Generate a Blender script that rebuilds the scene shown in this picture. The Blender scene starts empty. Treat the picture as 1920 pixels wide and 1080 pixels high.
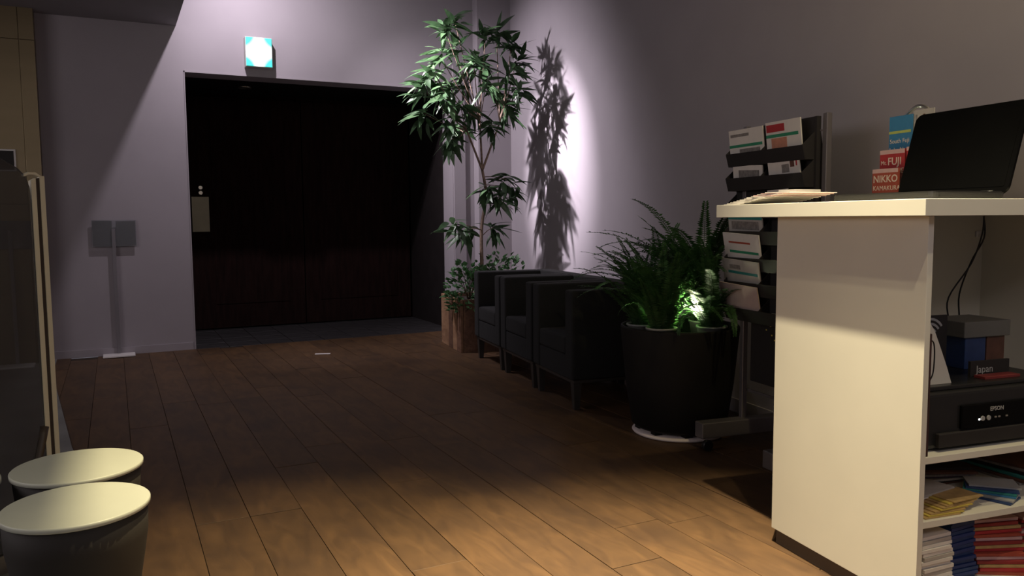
import bpy, bmesh, math, random
from mathutils import Vector, Matrix
random.seed(7)
C = bpy.context.scene.collection
PI = math.pi
A = math.radians(7.2)            # the right wall, chairs and counter run 7.2 degrees off the floor boards
NX = Vector((math.cos(A), -math.sin(A), 0)); SX = Vector((math.sin(A), math.cos(A), 0))
def F(n, s, z=0): return NX*n + SX*s + Vector((0, 0, z))
def vec(*a): return Vector(a)

# ---------------------------------------------------------------- camera
scn = bpy.context.scene
cd = bpy.data.cameras.new('camera'); cam = bpy.data.objects.new('camera', cd); C.objects.link(cam)
cd.sensor_fit = 'HORIZONTAL'; cd.sensor_width = 36; cd.lens = 36*1500/1920; cd.clip_start = .05
pitch = math.atan(129/1500); yaw = math.atan(745/1500); roll = .0080
fw = vec(math.sin(yaw)*math.cos(pitch), math.cos(yaw)*math.cos(pitch), -math.sin(pitch))
rt = vec(math.cos(yaw), -math.sin(yaw), 0); up = rt.cross(fw)
r2 = rt*math.cos(roll) - up*math.sin(roll); u2 = up*math.cos(roll) + rt*math.sin(roll)
M = Matrix((r2, u2, -fw)).transposed().to_4x4(); M.translation = vec(0, 0, 1.06)
cam.matrix_world = M; scn.camera = cam

# ---------------------------------------------------------------- world, lights, exposure
w = bpy.data.worlds.new('world'); scn.world = w; w.use_nodes = True
w.node_tree.nodes['Background'].inputs[0].default_value = (.9, .86, 1.0, 1)
w.node_tree.nodes['Background'].inputs[1].default_value = .10
scn.view_settings.view_transform = 'Standard'; scn.view_settings.look = 'None'
scn.view_settings.exposure = 0; scn.view_settings.gamma = 1; scn.view_settings.use_curve_mapping = False
def spot(name, loc, target, power, col, angle, blend=.6, radius=.03):
    l = bpy.data.lights.new(name, 'SPOT'); l.energy = power; l.color = col
    l.spot_size = math.radians(angle); l.spot_blend = blend; l.shadow_soft_size = radius
    o = bpy.data.objects.new(name, l); C.objects.link(o); o.location = loc
    o.rotation_euler = (Vector(target)-Vector(loc)).to_track_quat('-Z', 'Y').to_euler(); return o
VIO = (1, .895, .99); WARM = (1, .86, .58)
spot('spot_door_wall', (.84, 6.25, 3.34), (1.45, 7.0, 1.7), 112, VIO, 145, 1.0, .03)
spot('spot_plant', (1.2, 6.30, 3.12), (3.12, 5.90, 1.72), 1100, VIO, 36, 1.0, .02)
spot('spot_plant_wide', (1.2, 6.30, 3.15), (3.0, 6.2, 1.7), 220, VIO, 84, 1.0, .03)
spot('spot_plant_second', (1.02, 6.45, 3.12), (3.05, 5.7, 1.6), 110, VIO, 46, 1.0, .02)
spot('spot_doorway', (1.45, 6.2, 3.3), (1.45, 6.35, 0), 60, VIO, 30, 1.0, .03)
spot('spot_counter', F(1.21, 1.68, 3.3), F(1.22, 1.62, 0), 1350, WARM, 48, 1.0, .02)
spot('spot_counter_second', F(.86, 1.60, 3.3), F(.68, 1.55, 0), 380, WARM, 48, 1.0, .02)
spot('spot_counter_front', F(.95, .55, 3.3), F(1.3, 1.2, 0), 90, WARM, 66, 1.0, .02)
spot('spot_stools', (.0, 1.5, 2.55), (.05, 1.8, 0), 17, (1, .93, .66), 92, 1.0, .04)
spot('spot_floor', (.72, 1.75, 3.3), (.50, 2.12, 0), 620, (1, .84, .50), 42, 1.0, .02)
spot('spot_right_wall', F(1.8, .9, 3.3), F(2.6, 1.6, 2.1), 75, (1, .82, .42), 120, 1.0, .04)
def area(name, loc, rot, sx, sy, power, col):
    al = bpy.data.lights.new(name, 'AREA'); al.shape = 'RECTANGLE'; al.size = sx; al.size_y = sy; al.energy = power; al.color = col
    ao = bpy.data.objects.new(name, al); C.objects.link(ao); ao.location = loc; ao.rotation_euler = rot
area('fill_behind', (.3, -1.6, 2.9), (PI/2, 0, 0), 4.5, .8, 38, (1, .9, .93))  # added fill from behind the camera, lifts the walls
area('fill_side', (-3.3, 2.6, 1.9), (PI/2, 0, -PI/2), 4, 1.2, 34, (1, .9, .92))  # unseen fill panel added on the left to brighten the walls

# ---------------------------------------------------------------- materials
def mat(name, col, rough=.6, metal=0, var=0, scale=8, bump=0, stretch=None, col2=None, emit=None, est=1, spec=None, alpha=None, trans=0, detail=4):
    m = bpy.data.materials.new(name); m.use_nodes = True
    nt = m.node_tree; b = nt.nodes['Principled BSDF']
    b.inputs['Base Color'].default_value = (*col, 1); b.inputs['Roughness'].default_value = rough
    b.inputs['Metallic'].default_value = metal
    if spec is not None: b.inputs['Specular IOR Level'].default_value = spec
    if trans: b.inputs['Transmission Weight'].default_value = trans
    if emit: b.inputs['Emission Color'].default_value = (*emit, 1); b.inputs['Emission Strength'].default_value = est
    tc = nt.nodes.new('ShaderNodeTexCoord'); mp = nt.nodes.new('ShaderNodeMapping')
    nt.links.new(tc.outputs['Object'], mp.inputs[0])
    if stretch: mp.inputs['Scale'].default_value = stretch
    n = nt.nodes.new('ShaderNodeTexNoise'); n.inputs['Scale'].default_value = scale; n.inputs['Detail'].default_value = detail
    nt.links.new(mp.outputs[0], n.inputs[0])
    if var or col2:
        r = nt.nodes.new('ShaderNodeValToRGB')
        c2 = col2 or tuple(c*(1+var) for c in col); c1 = col if col2 else tuple(c*(1-var) for c in col)
        r.color_ramp.elements[0].position = .32; r.color_ramp.elements[1].position = .68
        r.color_ramp.elements[0].color = (*c1, 1); r.color_ramp.elements[1].color = (*c2, 1)
        nt.links.new(n.outputs[0], r.inputs[0]); nt.links.new(r.outputs[0], b.inputs['Base Color'])
    if bump:
        bp = nt.nodes.new('ShaderNodeBump'); bp.inputs['Strength'].default_value = bump; bp.inputs['Distance'].default_value = .01
        nt.links.new(n.outputs[0], bp.inputs['Height']); nt.links.new(bp.outputs[0], b.inputs['Normal'])
    return m
def plank_mat(name, cA, cB, cC, scale=3.0, rough=.5):
    m = bpy.data.materials.new(name); m.use_nodes = True; nt = m.node_tree; b = nt.nodes['Principled BSDF']
    L = nt.links.new; N = nt.nodes.new
    tc = N('ShaderNodeTexCoord'); oi = N('ShaderNodeObjectInfo'); mp = N('ShaderNodeMapping')
    L(tc.outputs['Object'], mp.inputs[0]); mp.inputs['Scale'].default_value = (6, 1.6, 6)
    add = N('ShaderNodeVectorMath'); add.operation = 'ADD'; mul = N('ShaderNodeMath'); mul.operation = 'MULTIPLY'; mul.inputs[1].default_value = 57
    L(oi.outputs['Random'], mul.inputs[0]); cmb = N('ShaderNodeCombineXYZ'); L(mul.outputs[0], cmb.inputs[0]); L(mul.outputs[0], cmb.inputs[1])
    L(mp.outputs[0], add.inputs[0]); L(cmb.outputs[0], add.inputs[1])
    n1 = N('ShaderNodeTexNoise'); n1.inputs['Scale'].default_value = scale; n1.inputs['Detail'].default_value = 7; n1.inputs['Distortion'].default_value = 1.2
    L(add.outputs[0], n1.inputs[0])
    n2 = N('ShaderNodeTexNoise'); n2.inputs['Scale'].default_value = 3.5; n2.inputs['Detail'].default_value = 3
    add2 = N('ShaderNodeVectorMath'); add2.operation = 'ADD'; L(tc.outputs['Object'], add2.inputs[0]); L(cmb.outputs[0], add2.inputs[1]); L(add2.outputs[0], n2.inputs[0])
    r = N('ShaderNodeValToRGB'); r.color_ramp.elements[0].position = .3; r.color_ramp.elements[1].position = .72
    r.color_ramp.elements[0].color = (*cA, 1); r.color_ramp.elements[1].color = (*cB, 1); L(n1.outputs[0], r.inputs[0])
    mx = N('ShaderNodeMix'); mx.data_type = 'RGBA'; mx.inputs[7].default_value = (*cC, 1); L(r.outputs[0], mx.inputs[6])
    mr = N('ShaderNodeMapRange'); mr.inputs[1].default_value = .48; mr.inputs[2].default_value = .72; L(n2.outputs[0], mr.inputs[0]); 
    mm = N('ShaderNodeMath'); mm.operation = 'MULTIPLY'; mm.inputs[1].default_value = .65; L(mr.outputs[0], mm.inputs[0]); L(mm.outputs[0], mx.inputs[0])
    hv = N('ShaderNodeHueSaturation'); mv = N('ShaderNodeMapRange'); mv.inputs[3].default_value = .88; mv.inputs[4].default_value = 1.12
    L(oi.outputs['Random'], mv.inputs[0]); L(mv.outputs[0], hv.inputs['Value']); L(mx.outputs[2], hv.inputs['Color']); L(hv.outputs[0], b.inputs['Base Color'])
    b.inputs['Roughness'].default_value = rough
    bp = N('ShaderNodeBump'); bp.inputs['Strength'].default_value = .25; bp.inputs['Distance'].default_value = .004; L(n1.outputs[0], bp.inputs['Height']); L(bp.outputs[0], b.inputs['Normal'])
    return m
wallm = mat('lavender_grey_paint', (.34, .31, .335), .85, var=.03, scale=3, bump=.03)
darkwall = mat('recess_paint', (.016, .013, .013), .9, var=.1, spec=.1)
creamm = mat('cream_laminate', (.70, .67, .57), .5, var=.02, scale=5)
ceilm = mat('ceiling_paint', (.25, .235, .25), .9, var=.03)
woodfloor = plank_mat('worn_oak', (.066, .034, .014), (.115, .060, .024), (.046, .024, .012), 2.6, .55)
underfloor = mat('joint_dark', (.03, .018, .01), .9, var=.3)
tilem = mat('slate_tile', (.032, .030, .031), .5, var=.3, scale=6, bump=.1)
stonem = mat('grey_stone', (.20, .20, .19), .6, var=.2, scale=4, bump=.05)
brass = mat('brushed_metal', (.26, .205, .12), .36, .9, var=.06, scale=1.2, stretch=(.5, .5, 5), bump=.02)
doorm = mat('dark_door', (.014, .006, .005), .9, var=.3, scale=4, stretch=(8, 1, 1), spec=.1)
steel = mat('satin_steel', (.62, .58, .47), .38, 1, var=.05)
chrome = mat('chrome', (.8, .8, .78), .28, 1, var=.02)
greymetal = mat('grey_metal', (.22, .20, .20), .4, .6, var=.05)
fabric = mat('black_fabric', (.010, .0105, .0105), 1.0, var=.25, scale=150, bump=.15)
legm = mat('dark_leg', (.035, .030, .026), .5, var=.1)
potm = mat('black_tub', (.010, .009, .008), .7, var=.15, spec=.2)
rimm = mat('grow_pot_rim', (.25, .25, .23), .5, var=.1)
soil = mat('soil', (.02, .014, .01), .95, var=.4, scale=60, bump=.4)
white = mat('white_plastic', (.75, .72, .70), .5, var=.02)
paper = mat('paper', (.72, .68, .62), .7, var=.03, scale=30)
paper_d = mat('paper_grey', (.45, .42, .38), .7, var=.05, scale=30)
black = mat('black_plastic', (.012, .012, .012), .35, var=.1)
gloss = mat('glossy_black', (.004, .004, .004), .12, var=.1, spec=.06)
blackm = mat('black_matt', (.016, .013, .012), .7, var=.1)
red = mat('print_red', (.42, .03, .035), .6, var=.06, scale=40)
redo = mat('print_brick', (.38, .07, .04), .6, var=.06, scale=40)
pink = mat('print_pink', (.62, .40, .38), .6, var=.05, scale=40)
green = mat('print_green', (.03, .25, .13), .6, var=.08, scale=40)
teal = mat('print_teal', (.03, .22, .20), .6, var=.08, scale=40)
orange = mat('print_orange', (.55, .24, .15), .6, var=.1, scale=40)
blue = mat('print_blue', (.04, .20, .38), .6, var=.05, scale=40)
navy = mat('print_navy', (.02, .05, .15), .5, var=.1, scale=40)
yellow = mat('print_yellow', (.55, .42, .08), .6, var=.1, scale=40)
lime = mat('print_lime', (.45, .52, .12), .6, var=.1, scale=40)
tan = mat('print_tan', (.45, .30, .12), .6, var=.15, scale=30)
brown = mat('print_brown', (.12, .05, .03), .6, var=.2, scale=30)
purple = mat('print_purple', (.10, .02, .10), .6, var=.1, scale=30)
ink = mat('print_grey_ink', (.22, .20, .18), .7, var=.25, scale=80)
silver = mat('print_silver', (.35, .35, .34), .6, var=.05)
stooltop = mat('stool_top', (.50, .51, .42), .45, var=.03)
stoolbody = mat('stool_body', (.020, .016, .012), .7, var=.12, scale=5)
stick = mat('dark_stick', (.05, .035, .022), .5, var=.2)
leafm = mat('leaf_green', (.040, .085, .036), .42, var=.4, scale=14)
leafp = mat('leaf_lit_side', (.095, .18, .08), .42, var=.35, scale=14)
fernm = mat('fern_green', (.035, .10, .025), .5, var=.4, scale=20)
ivym = mat('ivy_green', (.05, .13, .045), .5, var=.5, scale=22)
barkm = mat('bark', (.16, .11, .08), .8, var=.3, scale=30, bump=.3)
stemm = mat('stem_dark', (.07, .04, .02), .7, var=.2)
woodA = plank_mat('crate_wood', (.26, .14, .075), (.42, .25, .14), (.16, .08, .04), 3, .7)
woodB = plank_mat('crate_wood_dark', (.10, .05, .028), (.19, .10, .06), (.05, .025, .014), 4, .7)
acry = mat('clear_acrylic', (.75, .76, .78), .08, var=.01, trans=.92)
tint = bpy.data.materials.new('tinted_glass'); tint.use_nodes = True
nt = tint.node_tree; b = nt.nodes['Principled BSDF']; b.inputs['Base Color'].default_value = (.55, .57, .58, 1); b.inputs['Roughness'].default_value = .03
b.inputs['Transmission Weight'].default_value = 1; b.inputs['IOR'].default_value = 1.12
df = nt.nodes.new('ShaderNodeBsdfDiffuse'); df.inputs[0].default_value = (.085, .08, .082, 1); mxg = nt.nodes.new('ShaderNodeMixShader'); mxg.inputs[0].default_value = .5
nt.links.new(b.outputs[0], mxg.inputs[1]); nt.links.new(df.outputs[0], mxg.inputs[2]); nt.links.new(mxg.outputs[0], nt.nodes['Material Output'].inputs[0])
def translucent(m, fac):
    nt = m.node_tree; b = nt.nodes['Principled BSDF']; o = nt.nodes['Material Output']
    t = nt.nodes.new('ShaderNodeBsdfTranslucent'); mx = nt.nodes.new('ShaderNodeMixShader'); mx.inputs[0].default_value = fac
    src = b.inputs['Base Color'].links[0].from_socket; nt.links.new(src, t.inputs[0])
    nt.links.new(b.outputs[0], mx.inputs[1]); nt.links.new(t.outputs[0], mx.inputs[2]); nt.links.new(mx.outputs[0], o.inputs[0])
for m_, f_ in ((fernm, .4), (leafm, .2), (leafp, .25), (ivym, .25)): translucent(m_, f_)
led = mat('led', (1, 1, 1), emit=(1, 1, 1), est=6)
lampglow = mat('lamp_glow', (1, 1, .8), emit=(.95, 1, .62), est=14)
# backlit face of the exit sign: painted white glare in the middle, green corners
sg = bpy.data.materials.new('sign_face'); sg.use_nodes = True; nt = sg.node_tree; b = nt.nodes['Principled BSDF']
tc = nt.nodes.new('ShaderNodeTexCoord'); mp = nt.nodes.new('ShaderNodeMapping'); mp.inputs['Location'].default_value = (-.5, -.5, -.5)
ab = nt.nodes.new('ShaderNodeVectorMath'); ab.operation = 'ABSOLUTE'
sp = nt.nodes.new('ShaderNodeSeparateXYZ'); ml = nt.nodes.new('ShaderNodeMath'); ml.operation = 'MULTIPLY'
nt.links.new(tc.outputs['Generated'], mp.inputs[0]); nt.links.new(mp.outputs[0], ab.inputs[0]); nt.links.new(ab.outputs[0], sp.inputs[0])
nt.links.new(sp.outputs[0], ml.inputs[0]); nt.links.new(sp.outputs[2], ml.inputs[1])
rp = nt.nodes.new('ShaderNodeValToRGB'); rp.color_ramp.elements[0].position = .045; rp.color_ramp.elements[0].color = (1, 1, 1, 1)
rp.color_ramp.elements[1].position = .125; rp.color_ramp.elements[1].color = (0, .46, .40, 1)
nt.links.new(ml.outputs[0], rp.inputs[0]); nt.links.new(rp.outputs[0], b.inputs['Emission Color']); b.inputs['Emission Strength'].default_value = 1.7
b.inputs['Base Color'].default_value = (.1, .4, .35, 1)

# ---------------------------------------------------------------- mesh helpers
def box(bm, x0, x1, y0, y1, z0, z1, mi=0, bev=0):
    vs = [bm.verts.new(p) for p in ((x0,y0,z0),(x1,y0,z0),(x1,y1,z0),(x0,y1,z0),(x0,y0,z1),(x1,y0,z1),(x1,y1,z1),(x0,y1,z1))]
    fs = []
    for q in ((3,2,1,0),(4,5,6,7),(0,1,5,4),(1,2,6,5),(2,3,7,6),(3,0,4,7)):
        f = bm.faces.new([vs[i] for i in q]); f.material_index = mi; fs.append(f)
    if bev:
        es = {e for f in fs for e in f.edges}
        bmesh.ops.bevel(bm, geom=list(es), offset=bev, segments=3, profile=.6, affect='EDGES')
    return vs
def B(*a, **k): bm = bmesh.new(); box(bm, *a, **k); return bm
def lathe(bm, prof, c=(0,0,0), seg=40, mi=0, cap=True):
    rings = []
    for r, z in prof:
        rings.append([bm.verts.new((c[0]+r*math.cos(2*PI*i/seg), c[1]+r*math.sin(2*PI*i/seg), c[2]+z)) for i in range(seg)])
    for a, b_ in zip(rings, rings[1:]):
        for i in range(seg):
            f = bm.faces.new((a[i], a[(i+1)%seg], b_[(i+1)%seg], b_[i])); f.material_index = mi; f.smooth = True
    if cap:
        bm.faces.new(rings[0][::-1]); f = bm.faces.new(rings[-1]); f.material_index = mi
def tube(bm, pts, r, seg=8, r1=None):
    pts = [Vector(p) for p in pts]; rings = []
    for i, p in enumerate(pts):
        d = (pts[min(i+1, len(pts)-1)] - pts[max(i-1, 0)]).normalized()
        a = d.orthogonal().normalized() if i == 0 else (prev - d*prev.dot(d)).normalized()
        prev = a; b_ = d.cross(a); rr = r if r1 is None else r + (r1-r)*i/(len(pts)-1)
        rings.append([bm.verts.new(p + (a*math.cos(2*PI*k/seg)+b_*math.sin(2*PI*k/seg))*rr) for k in range(seg)])
    for a, b_ in zip(rings, rings[1:]):
        for k in range(seg):
            f = bm.faces.new((a[k], a[(k+1)%seg], b_[(k+1)%seg], b_[k])); f.smooth = True
    bm.faces.new(rings[0][::-1]); bm.faces.new(rings[-1])
def prism(bm, poly, axis, t0, t1, mi=0):
    """extrude a closed polygon of (a, b) pairs along axis ('x','y','z')"""
    def P(a, b_, t): return {'x': (t, a, b_), 'y': (a, t, b_), 'z': (a, b_, t)}[axis]
    v0 = [bm.verts.new(P(a, b_, t0)) for a, b_ in poly]; v1 = [bm.verts.new(P(a, b_, t1)) for a, b_ in poly]
    n = len(poly); fs = [bm.faces.new(v0), bm.faces.new(v1[::-1])]
    for i in range(n): fs.append(bm.faces.new((v0[i], v1[i], v1[(i+1)%n], v0[(i+1)%n])))
    for f in fs: f.material_index = mi
    bmesh.ops.recalc_face_normals(bm, faces=fs)
def smooth_path(pts, k=6):
    pts = [Vector(p) for p in pts]; out = []
    for i in range(len(pts)-1):
        p0 = pts[max(i-1,0)]; p1 = pts[i]; p2 = pts[i+1]; p3 = pts[min(i+2, len(pts)-1)]
        for j in range(k):
            t = j/k
            out.append(.5*((2*p1)+(p2-p0)*t+(2*p0-5*p1+4*p2-p3)*t*t+(3*p1-p0-3*p2+p3)*t**3))
    out.append(pts[-1]); return out
def obj(name, bm, m, parent=None, base=None):
    """link bm as one mesh; base shifts frame coordinates to the parent's own origin"""
    if base is not None: bmesh.ops.translate(bm, verts=bm.verts, vec=-Vector(base))
    me = bpy.data.meshes.new(name); bm.to_mesh(me); bm.free()
    for x in (m if isinstance(m, (list, tuple)) else [m]): me.materials.append(x)
    o = bpy.data.objects.new(name, me); C.objects.link(o)
    if parent: o.parent = parent
    return o
def struct(name, bm, m): o = obj(name, bm, m); o['kind'] = 'structure'; return o
def srot(o, n=0, s=0, z=0): o.location = F(n, s, z); o.rotation_euler = (0, 0, -A)
class Thing:
    """an Empty at the base; parts are modelled in wall-frame coordinates (n, s, z) when rot, else world"""
    def __init__(self, name, label, cat, base, rot=True, group=None):
        self.e = bpy.data.objects.new(name, None); C.objects.link(self.e); self.e.empty_display_size = .1
        self.base = Vector(base)
        if rot: srot(self.e, *base)
        else: self.e.location = base
        self.e['label'] = label; self.e['category'] = cat
        if group: self.e['group'] = group
    def part(self, name, bm, m, parent=None, label=None):
        o = obj(name, bm, m, parent or self.e, self.base)
        if label: o['label'] = label
        return o
def tag(o, label, cat, group=None):
    o['label'] = label; o['category'] = cat
    if group: o['group'] = group
    return o
def single(name, label, cat, bm, m, base, group=None):
    o = obj(name, bm, m, None, base); srot(o, *base); return tag(o, label, cat, group)
def text_mesh(txt, size, bold=0.0):
    cu = bpy.data.curves.new('t', 'FONT'); cu.body = txt; cu.size = size; cu.extrude = .0003; cu.align_x = 'LEFT'; cu.offset = bold
    cu.resolution_u = 3
    o = bpy.data.objects.new('t', cu); C.objects.link(o)
    me = bpy.data.meshes.new_from_object(o.evaluated_get(bpy.context.evaluated_depsgraph_get()))
    bpy.data.objects.remove(o); bpy.data.curves.remove(cu); return me
def put_text(name, txt, size, m, parent, mat4, bold=0.0):
    me = text_mesh(txt, size, bold); me.materials.clear(); me.materials.append(m)
    o = bpy.data.objects.new(name, me); C.objects.link(o); o.parent = parent; o.matrix_local = mat4; return o
def frame4(o, x, y):
    x = Vector(x).normalized(); y = Vector(y).normalized(); z = x.cross(y)
    m = Matrix((x, y, z)).transposed().to_4x4(); m.translation = Vector(o); return m

# ================================================================ SETTING
CH = 3.4
WN = 2.57
# floor slab with its planks
struct_floor = struct('floor', B(-3.5, 4.2, -1.5, 7.1, -.05, -.006), underfloor)
pw = .183; x = .031-pw*4
cols = []
while x < 3.7: cols.append(x); x += pw
pm = {}
rnd = random.Random(3)
for ci, x0 in enumerate(cols):
    y = -1.2 - rnd.random()*1.4
    ends = []
    while y < 7.1:
        L = rnd.choice((1.5, 1.8, 2.1)); ends.append((y, min(y+L, 7.1))); y += L
    if abs(x0-.397) < .01: ends = [(-1, 1.1), (1.1, 2.935), (2.935, 4.9), (4.9, 7.1)]
    for (a, b_) in ends:
        if b_-a < .25: continue
        wv = pw - .0022
        if x0 + wv > 2.9 + .12*0 and a > 99: continue
        bm = bmesh.new(); dz = rnd.uniform(-.0012, .0012)
        box(bm, 0, wv, 0, b_-a-.003, -.006, dz, bev=.001)
        o = obj('plank', bm, woodfloor, struct_floor); o.location = (x0, a, 0)
        
# grey stone zone beside the boards on the left
bm = bmesh.new(); prism(bm, [(-.435, 7.1), (-.43, 6.45), (-.22, 4.24), (.02, 2.6), (.14, 1.4), (.2, -1.5), (-3.5, -1.5), (-3.5, 7.1)], 'z', -.02, .0035)
struct('floor_stone', bm, stonem)
struct('ceiling', B(.525, 4.6, -1.5, 7.2, CH, CH+.1), ceilm)
struct('ceiling_soffit', B(-3.5, .525, -1.5, 7.1, 2.63, CH+.1), ceilm)
# back wall with the door opening
bm = bmesh.new()
box(bm, -3.5, .575, 7.1, 7.35, 0, CH); box(bm, .575, 2.91, 7.1, 7.35, 2.272, CH); box(bm, 2.91, 4.6, 7.1, 7.35, 0, CH)
struct('wall_back', bm, wallm)
struct('wall_back_pilaster', B(3.13, 3.75, 6.99, 7.1, 0, CH), wallm)
bm = bmesh.new(); box(bm, 2.915, 3.03, 7.075, 7.1, 0, 2.5); struct('trim_1', bm, wallm)
bm = bmesh.new(); box(bm, .568, .577, 7.094, 7.12, 0, 2.28); box(bm, .568, 2.915, 7.094, 7.12, 2.27, 2.28); struct('trim_2', bm, wallm)
o = struct('wall_right', B(WN, WN+.15, -1.8, 7.6, 0, CH), wallm); srot(o)
o = struct('baseboard_right', B(WN-.010, WN, -1.5, 7.25, 0, .075, bev=.002), wallm); srot(o)
struct('baseboard_back', B(-.455, .555, 7.09, 7.1, 0, .06), wallm)
struct('wall_left', B(-3.6, -3.5, -1.5, 7.1, 0, CH), wallm)
# recess with dark doors
bm = bmesh.new(); box(bm, .45, .575, 7.35, 8.45, 0, 2.5); box(bm, 2.91, 3.05, 7.35, 8.45, 0, 2.5); struct('wall_recess', bm, darkwall)
struct('ceiling_recess', B(.45, 3.05, 7.35, 8.45, 2.30, 2.5), darkwall)
struct('wall_recess_rear', B(.45, 3.05, 8.40, 8.5, 0, 2.5), darkwall)
fr = struct('floor_recess', B(.45, 3.05, 7.1, 8.45, -.05, -.006), underfloor)
th = .30
for i in range(9):
    for j in range(5):
        a0 = .575+i*th*.9; b0 = 7.104+j*th*.9
        a1 = min(a0+th*.9-.006, 2.91); b1 = min(b0+th*.9-.006, 8.35)
        if a1-a0 < .05 or b1-b0 < .04: continue
        t = obj('tile', B(0, a1-a0, 0, b1-b0, -.006, random.uniform(-.001, .001), bev=.0015), tilem, fr); t.location = (a0, b0, 0)

bm = bmesh.new(); lathe(bm, [(.045, 0), (.06, 0), (.06, .012), (.045, .012), (.045, 0)], cap=False)
o = obj('ceiling_downlight', bm, steel); o.location = (1.15, 7.85, 2.289); tag(o, 'unlit round downlight ring in the ceiling of the dark doorway', 'light')
for k, (xa, xb) in enumerate(((.60, 1.745), (1.755, 2.885))):
    d = struct('door_%d' % (k+1), B(xa, xb, 8.30, 8.345, .012, 2.26, bev=.003), doorm)
    px = .70 if k == 0 else None
    if k == 0:
        obj('push_plate', B(.686, .845, 8.29, 8.30, .962, 1.30, bev=.003), mat('plate_metal', (.26, .235, .16), .45, .6, var=.08), d)
        for zz in (1.387, 1.338):
            bm = bmesh.new(); lathe(bm, [(.022, 0), (.022, .012), (.017, .016)]); bmesh.ops.rotate(bm, verts=bm.verts, matrix=Matrix.Rotation(PI/2, 3, 'X'))
            bmesh.ops.translate(bm, verts=bm.verts, vec=(.772, 8.30, zz)); obj('lock_cylinder', bm, steel, d)
    for (p, q) in ((.25, 1.05), (1.2, 2.1)):
        bm = bmesh.new(); x0, x1 = xa+.15 + (.13 if k == 0 else 0), xb-.15
        box(bm, x0, x1, 8.294, 8.30, p, p+.02); box(bm, x0, x1, 8.294, 8.30, q-.02, q); box(bm, x0, x0+.02, 8.294, 8.30, p+.02, q-.02); box(bm, x1-.02, x1, 8.294, 8.30, p+.02, q-.02)
        obj('moulding', bm, doorm, d)
struct('trim_3', B(.575, 2.91, 8.345, 8.40, 2.262, 2.30), doorm)

# metal cladding on the back wall, left
t = struct('wall_metal', B(-3.4, -.458, 6.97, 7.1, 0, CH), brass)
xs = [-.458, -.556, -1.10, -1.65, -2.2]
zs = [0, 1.2, 2.4, CH]
for i in range(4):
    for j in range(3):
        obj('panel', B(xs[i+1]+.002, xs[i]-.002 if i else xs[i]+.001, 6.955, 6.97, zs[j]+.002, zs[j+1]-.002, bev=.002), brass, t)

# ================================================================ THINGS
# exit sign
t = Thing('exit_sign', 'small square backlit green and white exit sign above the dark doorway', 'sign', (1.15, 7.1, 2.33), rot=False)
bm = bmesh.new(); box(bm, 1.045, 1.262, 7.02, 7.1, 2.338, 2.583, bev=.004); t.part('housing', bm, mat('sign_housing', (.5, .5, .48), .5, var=.03))
t.part('sign_face', B(1.050, 1.257, 7.014, 7.02, 2.345, 2.578, bev=.002), sg)

# acrylic stands against the back wall
def acrylic_stand(cx, cy, label, dx=0):
    t = Thing('display_stand', label, 'stand', (cx, cy, 0), rot=False, group=None)
    t.part('base', B(cx-.115, cx+.115, cy-.135, cy+.018, .004, .016, bev=.003), white)
    t.part('pole', B(cx-.012, cx+.014, cy-.004, cy+.006, .016, 1.01, bev=.002), mat('acrylic_pole', (.30, .28, .30), .3, var=.03, trans=.4))
    t.part('sign_holder', B(cx-.150+dx, cx+.165+dx, cy+.006, cy+.012, .868, 1.078, bev=.002), acry)
    t.part('sheet', B(cx-.146+dx, cx-.008+dx, cy+.0125, cy+.014, .874, 1.073), mat('dark_sheet', (.09, .085, .085), .5, var=.1), label='dark sheet')
    t.part('sheet', B(cx+.020+dx, cx+.160+dx, cy+.0125, cy+.014, .874, 1.070), mat('dark_sheet_b', (.10, .095, .09), .5, var=.1), label='dark sheet')
    return t
acrylic_stand(0, 7.068, 'clear acrylic floor stand holding two dark sheets against the grey wall left of the doorway')
acrylic_stand(-.68, 6.90, 'clear acrylic floor stand with dark sheets, seen through the tinted glass screen')

# control panel on metal wall
t = Thing('wall_notice', 'small framed dark notice with pale border on the brushed metal wall', 'sign', (-.70, 6.95, 1.46), rot=False)
t.part('frame', B(-.80, -.616, 6.935, 6.954, 1.44, 1.600, bev=.002), white)
t.part('panel', B(-.785, -.628, 6.931, 6.935, 1.45, 1.588), blackm)

# tinted glass screen with cream edge strips, left
G1 = vec(-.197, 2.913, 0); gd = vec(-.133, -.113, 0).normalized(); gn = vec(-gd.y, gd.x, 0)
def gbm(poly, t0, t1):
    bm = bmesh.new(); prism(bm, poly, 'y', t0, t1)
    m3 = Matrix((gd, gn, vec(0,0,1))).transposed(); bmesh.ops.transform(bm, matrix=m3.to_4x4(), verts=bm.verts); bmesh.ops.translate(bm, verts=bm.verts, vec=G1); 
    bmesh.ops.recalc_face_normals(bm, faces=bm.faces); return bm
t = Thing('glass_screen', 'freestanding dark tinted glass screen with rounded top and cream edge strips, beside the stools', 'screen', (-.197, 2.913, .004), rot=False)
arc = [(.036, 1.13), (.040, 1.17), (.052, 1.205), (.076, 1.227), (.124, 1.252), (.20, 1.275), (.32, 1.295), (.5, 1.31), (.75, 1.31), (.75, .06), (.036, .06)]
t.part('glass_panel', gbm(arc, -.005, .005), tint)
strip = mat('cream_strip', (.62, .58, .44), .45, var=.03)
t.part('edge_strip', gbm([(-.010, .004), (.006, .004), (.006, 1.206), (-.010, 1.206)], -.006, .006), strip)
t.part('edge_strip', gbm([(.019, .004), (.035, .004), (.035, 1.190), (.019, 1.198)], -.006, .006), strip)
t.part('post', gbm([(.006, .004), (.019, .004), (.019, 1.195), (.006, 1.20)], -.004, .004), mat('strip_gap', (.03, .02, .016), .6, var=.1), label='dark post between the cream strips')
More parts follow.
